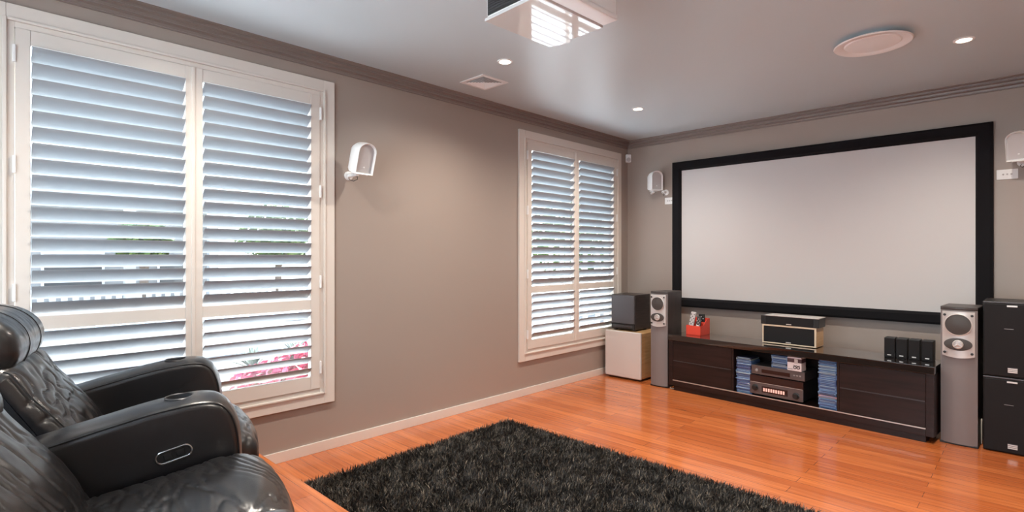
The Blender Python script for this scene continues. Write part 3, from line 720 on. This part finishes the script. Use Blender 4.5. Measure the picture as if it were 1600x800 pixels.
for u0, u1, hd, k in seats:
    g, P = cushion([(p[0] + (.03 if k == 2 and p[0] > 0 else 0), p[1] + (.022 if k == 2 else 0)) for p in SEAT], u0 + .002, u1 - .002, .045, .022, .0065, 5.5, 22, step=.0068, seed=k * 7.1 + 2, wmask=lambda u, p: 1. if p.y > .42 else .3)
    s_ = g.obj('seat_cushion', M['leather'], sofa, ang=70)
    g = G(); g.box(u0 + .004, u1 - .004, .16, .235, .03, .245, None, .02, 3); g.obj('footrest_panel', M['leather'], sofa)
    g, P = cushion(backp(), u0 + .005, u1 - .005, .050, .025, .0085, 13, 8, step=.0068, seed=k * 5.3 + 31)
    bk = g.obj('backrest', M['leather'], sofa, ang=70)
    pts = [(u1 - .018, p.x, p.y - RZ_) for p in P if p.x > -.49 and p.y > .50]
    G().tube(pts, .0028, seg=6).obj('seam', M['piping'], bk)
    g, P = cushion(headp(*hd), u0 + .03, u1 - .03, .055, .008, .0022, 22, 2.2, step=.009, seed=k * 3.7 + 60)
    hr = g.obj('headrest', M['leather'], sofa, ang=70)
    um = (u0 + u1) / 2
    for du in (-.10, .10):
        pts = [(um + du, hd[0] + (hd[2] + .007) * math.cos(a), hd[1] + (hd[3] + .007) * math.sin(a) - RZ_) for a in [2 * PI * q / 40 for q in range(40)]]
        G().tube(pts, .0024, seg=6, closed=True).obj('seam', M['piping'], hr)
    g = G(); g.box(u0 + .01, u1 - .01, -.66, -.54, .03, .66, None, .03, 3); g.obj('back_shell', M['leather'], sofa)
g = G(); g.box(-.90, 1.08, -.60, .15, .012, .22, None, .01); g.obj('base_frame', M['leather'], sofa)
for u in (-.85, .0, 1.0):
    for v in (-.55, .1): G().lathe([(.025, 0), (.03, .03)], mtx=T(u, v, 0), seg=16).obj('foot', M['black'], sofa)

# ------------------------------------------------------------------ outside
GZ = -.40
struct(G().box(-45, -.2, -30, 30, GZ - .1, GZ), 'ground', M['paving'])
struct(G().box(-11.6, -6.5, -30, 30, GZ, GZ + .012), 'road', M['asphalt'])
struct(G().box(-6.2, -3.6, -30, 30, GZ, GZ + .03), 'garden_bed', M['gravel'])
struct(G().box(-6.5, -6.2, -30, 30, GZ, GZ + .12, None, .02), 'kerb', M['fencewhite'])
struct(G().box(-.2, 4.2, -30, YF - .2, GZ - .1, GZ), 'bounce_ground', M['paving'])  # unseen paving added to bounce daylight through the glazing onto the ceiling
def leaves(center, rad, n, size, m, name, parent, squash=1.):
    g = G(); b = bmesh.new(); vs = []
    for i in range(n):
        d = Vector((random.gauss(0, 1), random.gauss(0, 1), random.gauss(0, 1))).normalized() * (random.random() ** .4)
        p = Vector(center) + Vector((d.x * rad, d.y * rad, d.z * rad * squash)); q = Vector((random.gauss(0, 1), random.gauss(0, 1), random.gauss(0, 1))).normalized(); w = q.orthogonal().normalized(); t2 = q.cross(w); s = size * random.uniform(.6, 1.3)
        a = [b.verts.new(p + w * s), b.verts.new(p + t2 * s * .45), b.verts.new(p - w * s), b.verts.new(p - t2 * s * .45)]; b.faces.new(a)
    g.add(b); return g.obj(name, m, parent)
random.seed(5)
# house across the street
t = thing('house', 'pale rendered house across the street, seen through the large shutter', 'house', (-15, -4.6, GZ))
G().box(-7, 0, -5, 4.9, 0, 3.0).obj('wall', M['render'], t)
g = G(); g.prism([(-5.6, 3.0), (5.5, 3.0), (0, 4.6)], -7.5, .5, mtx=Matrix(((0, 1, 0, 0), (1, 0, 0, 0), (0, 0, 1, 0), (0, 0, 0, 1)))); g.obj('roof', M['roof'], t)
for y0, y1, z0, z1 in ((.85, 2.05, .75, 1.7), (3.4, 4.1, .8, 1.6), (-3.5, -1.0, 0, 2.2)):
    f = G(); frame_boxes(f, -.02, .05, y0 - .06, y1 + .06, z0 - .06, z1 + .06, .06); f = f.obj('window_frame' if z0 > .1 else 'garage_frame', M['fencewhite'], t)
    G().box(-.01, .02, y0, y1, z0, z1).obj('window_pane' if z0 > .1 else 'garage_door', M['houseglass'] if z0 > .1 else M['garage'], f)
for y in (2.55, 4.6): G().box(.6, .85, y - .12, y + .12, 0, 3.0).obj('porch_post', M['fencewhite'], t)
# picket fence
t = thing('picket_fence', 'white picket fence in front of the house across the street', 'fence', (-12.2, -4.0, GZ))
g = G(); g.box(-.03, .03, -6, 6, .32, .40).box(-.03, .03, -6, 6, .80, .88); g.obj('rail', M['fencewhite'], t)
for k in range(60):
    y = -5.9 + k * .2; G().box(-.015, .015, y, y + .11, .0, .92).obj('picket', M['fencewhite'], t)
def tree(x, y, h, r, m, label, name='tree'):
    t = thing(name, label, 'tree', (x, y, GZ))
    g = G(); g.tube([(0, 0, 0), (.05, .02, h * .35), (0, .05, h * .7)], .10, seg=10); g.tube([(.03, .02, h * .35), (.4 * r, .2 * r, h * .62)], .05); g.tube([(.03, .02, h * .4), (-.4 * r, -.2 * r, h * .65)], .05); g.obj('trunk', M['bark'], t)
    leaves((0, 0, h * .68), r, int(1500), .13, m, 'crown', t, .8)
tree(-13.3, -1.95, 3.0, .68, M['leaf'], 'leafy green tree in front of the house, seen through the large shutter')
tree(-13.4, 1.55, 3.4, 1.15, M['leaf'], 'wide green tree right of the house, seen through the large shutter')
tree(-13.2, 4.6, 3.2, 1.3, M['palegreen'], 'pale green tree at the far right of the street view')
def shrub(x, y, r, h, m, label, cat='shrub', name='flowering_shrub', n=1100, size=.06):
    t = thing(name, label, cat, (x, y, GZ))
    g = G()
    for k in range(5):
        a = k * 1.26; g.tube([(0, 0, 0), (.3 * r * math.cos(a), .3 * r * math.sin(a), h * .4), (.6 * r * math.cos(a), .6 * r * math.sin(a), h * .75)], .012, seg=6)
    g.obj('stem', M['bark'], t); leaves((0, 0, h * .62), r, n, size, m, 'foliage', t, h / r * .5)
shrub(-2.3, -3.05, .42, .52, M['flower'], 'pink flowering shrub just outside the large window, nearer the wall')
shrub(-2.9, -2.35, .45, .55, M['flower'], 'pink flowering shrub outside the large window, farther right')
def agave(x, y, s, label):
    t = thing('spiky_plant', label, 'plant', (x, y, GZ), random.random() * 6)
    b = bmesh.new()
    for k in range(26):
        a = k * 2.4; el = R(25 + 50 * (k / 26)); L_ = s * random.uniform(.8, 1.1); d = Vector((math.cos(a) * math.cos(el), math.sin(a) * math.cos(el), math.sin(el))); sd = Vector((-math.sin(a), math.cos(a), 0)) * s * .05; upv = d.cross(sd).normalized() * s * .03
        p0 = Vector((0, 0, .02)); p1 = p0 + d * L_ * .55 + Vector((0, 0, .0)); p2 = p0 + d * L_ - Vector((0, 0, L_ * .12))
        v = [b.verts.new(q) for q in (p0 - sd, p0 + sd, p1 + sd * 1.1 , p1 - sd * 1.1, p2, p0 - upv, p1 - upv)]
        b.faces.new((v[0], v[1], v[2], v[3])); b.faces.new((v[3], v[2], v[4])); b.faces.new((v[0], v[5], v[6], v[3])); b.faces.new((v[1], v[2], v[6], v[5])); b.faces.new((v[3], v[6], v[4])); b.faces.new((v[2], v[4], v[6]))
    G().add(b).obj('leaf_rosette', M['palegreen'], t); G().lathe([(.05 * s, 0), (.06 * s, .05 * s), (.0001, .12 * s)], seg=10).obj('core', M['palegreen'], t)
for x, y, s, lb in ((-4.6, -3.2, .8, 'spiky pale plant outside the large window, on the left of its row'), (-4.9, -2.3, .75, 'spiky pale plant outside the large window, in the middle of its row'), (-5.2, -1.5, .8, 'spiky pale plant outside the large window, on the right of its row')): agave(x, y, s * .55, lb)
# side fence beyond the far window
t = thing('side_fence', 'grey steel side fence outside the far window', 'fence', (0, 2.6, GZ))
G().box(-1.75, -.25, -.02, .02, .05, 1.75).obj('panel', M['fencegrey'], t)
for k in range(7): G().box(-3.35 + k * .27, -3.29 + k * .27, -.03, .03, 0, 1.85).obj('post', M['fencewhite'], t)
G().box(-3.4, -.25, -.025, .025, 1.72, 1.8).obj('top_rail', M['fencegrey'], t)
tree(-6.5, 7.5, 3.3, 1.5, M['leaf'], 'green tree beyond the side fence, seen through the far shutter')

# ------------------------------------------------------------------ sky and camera
w = bpy.data.worlds.new('sky'); S.world = w; w.use_nodes = True; nt = w.node_tree; bg = nt.nodes['Background']
tc = nt.nodes.new('ShaderNodeTexCoord'); sp = nt.nodes.new('ShaderNodeSeparateXYZ'); cr = nt.nodes.new('ShaderNodeValToRGB')
cr.color_ramp.elements[0].position = .0; cr.color_ramp.elements[0].color = (.92, .96, 1, 1); cr.color_ramp.elements[1].position = .8; cr.color_ramp.elements[1].color = (.62, .78, 1, 1)
nt.links.new(tc.outputs['Generated'], sp.inputs[0]); nt.links.new(sp.outputs['Z'], cr.inputs[0]); nt.links.new(cr.outputs[0], bg.inputs['Color']); bg.inputs['Strength'].default_value = 3.8
sl = bpy.data.lights.new('sun', 'SUN'); sl.energy = 18; sl.angle = R(3); sl.color = (1, .96, .9); so = bpy.data.objects.new('sun', sl); C.objects.link(so)
so.rotation_euler = Vector((-.60, .22, .72)).to_track_quat('Z', 'Y').to_euler()
for nm, (x, y0, y1, z0, z1, rot) in {'daylight_near': (-.14, W1[0] + .1, W1[1] - .1, za, zb, R(-90)), 'daylight_far': (-.14, W2[0] + .1, W2[1] - .1, za, zb, R(-90))}.items():
    l = bpy.data.lights.new(nm, 'AREA'); l.shape = 'RECTANGLE'; l.size = z1 - z0; l.size_y = y1 - y0; l.cycles.is_portal = True
    o = bpy.data.objects.new(nm, l); C.objects.link(o); o.location = (x, (y0 + y1) / 2, (z0 + z1) / 2); o.rotation_euler = (0, rot, 0)

l = bpy.data.lights.new('fill_portal', 'AREA'); l.shape = 'RECTANGLE'; l.size = FO[1] - FO[0]; l.size_y = 2.15; l.cycles.is_portal = True  # portal for the glazed opening added behind the viewer
o = bpy.data.objects.new('fill_portal', l); C.objects.link(o); o.location = ((FO[0] + FO[1]) / 2, YF - .14, 1.22); o.rotation_euler = (R(90), 0, 0)
cd = bpy.data.cameras.new('camera'); cam = bpy.data.objects.new('camera', cd); C.objects.link(cam); S.camera = cam
cd.sensor_width = 36; cd.lens = 841.7 / 1600 * 36; cd.shift_x = -.4 / 1600; cd.shift_y = -.8 / 1600; cd.clip_start = .05; cd.clip_end = 200
cam.location = (3.3238, -5.3137, 1.2685); cam.rotation_euler = (PI / 2, 0, .7699)
vs = S.view_settings; vs.view_transform = 'Standard'; vs.look = 'None'; vs.gamma = 1; vs.use_curve_mapping = False; vs.exposure = .85
S.cycles.use_denoising = True; S.cycles.max_bounces = 10; S.cycles.diffuse_bounces = 5; S.cycles.transparent_max_bounces = 12; S.cycles.sample_clamp_indirect = 6; S.cycles.caustics_reflective = False
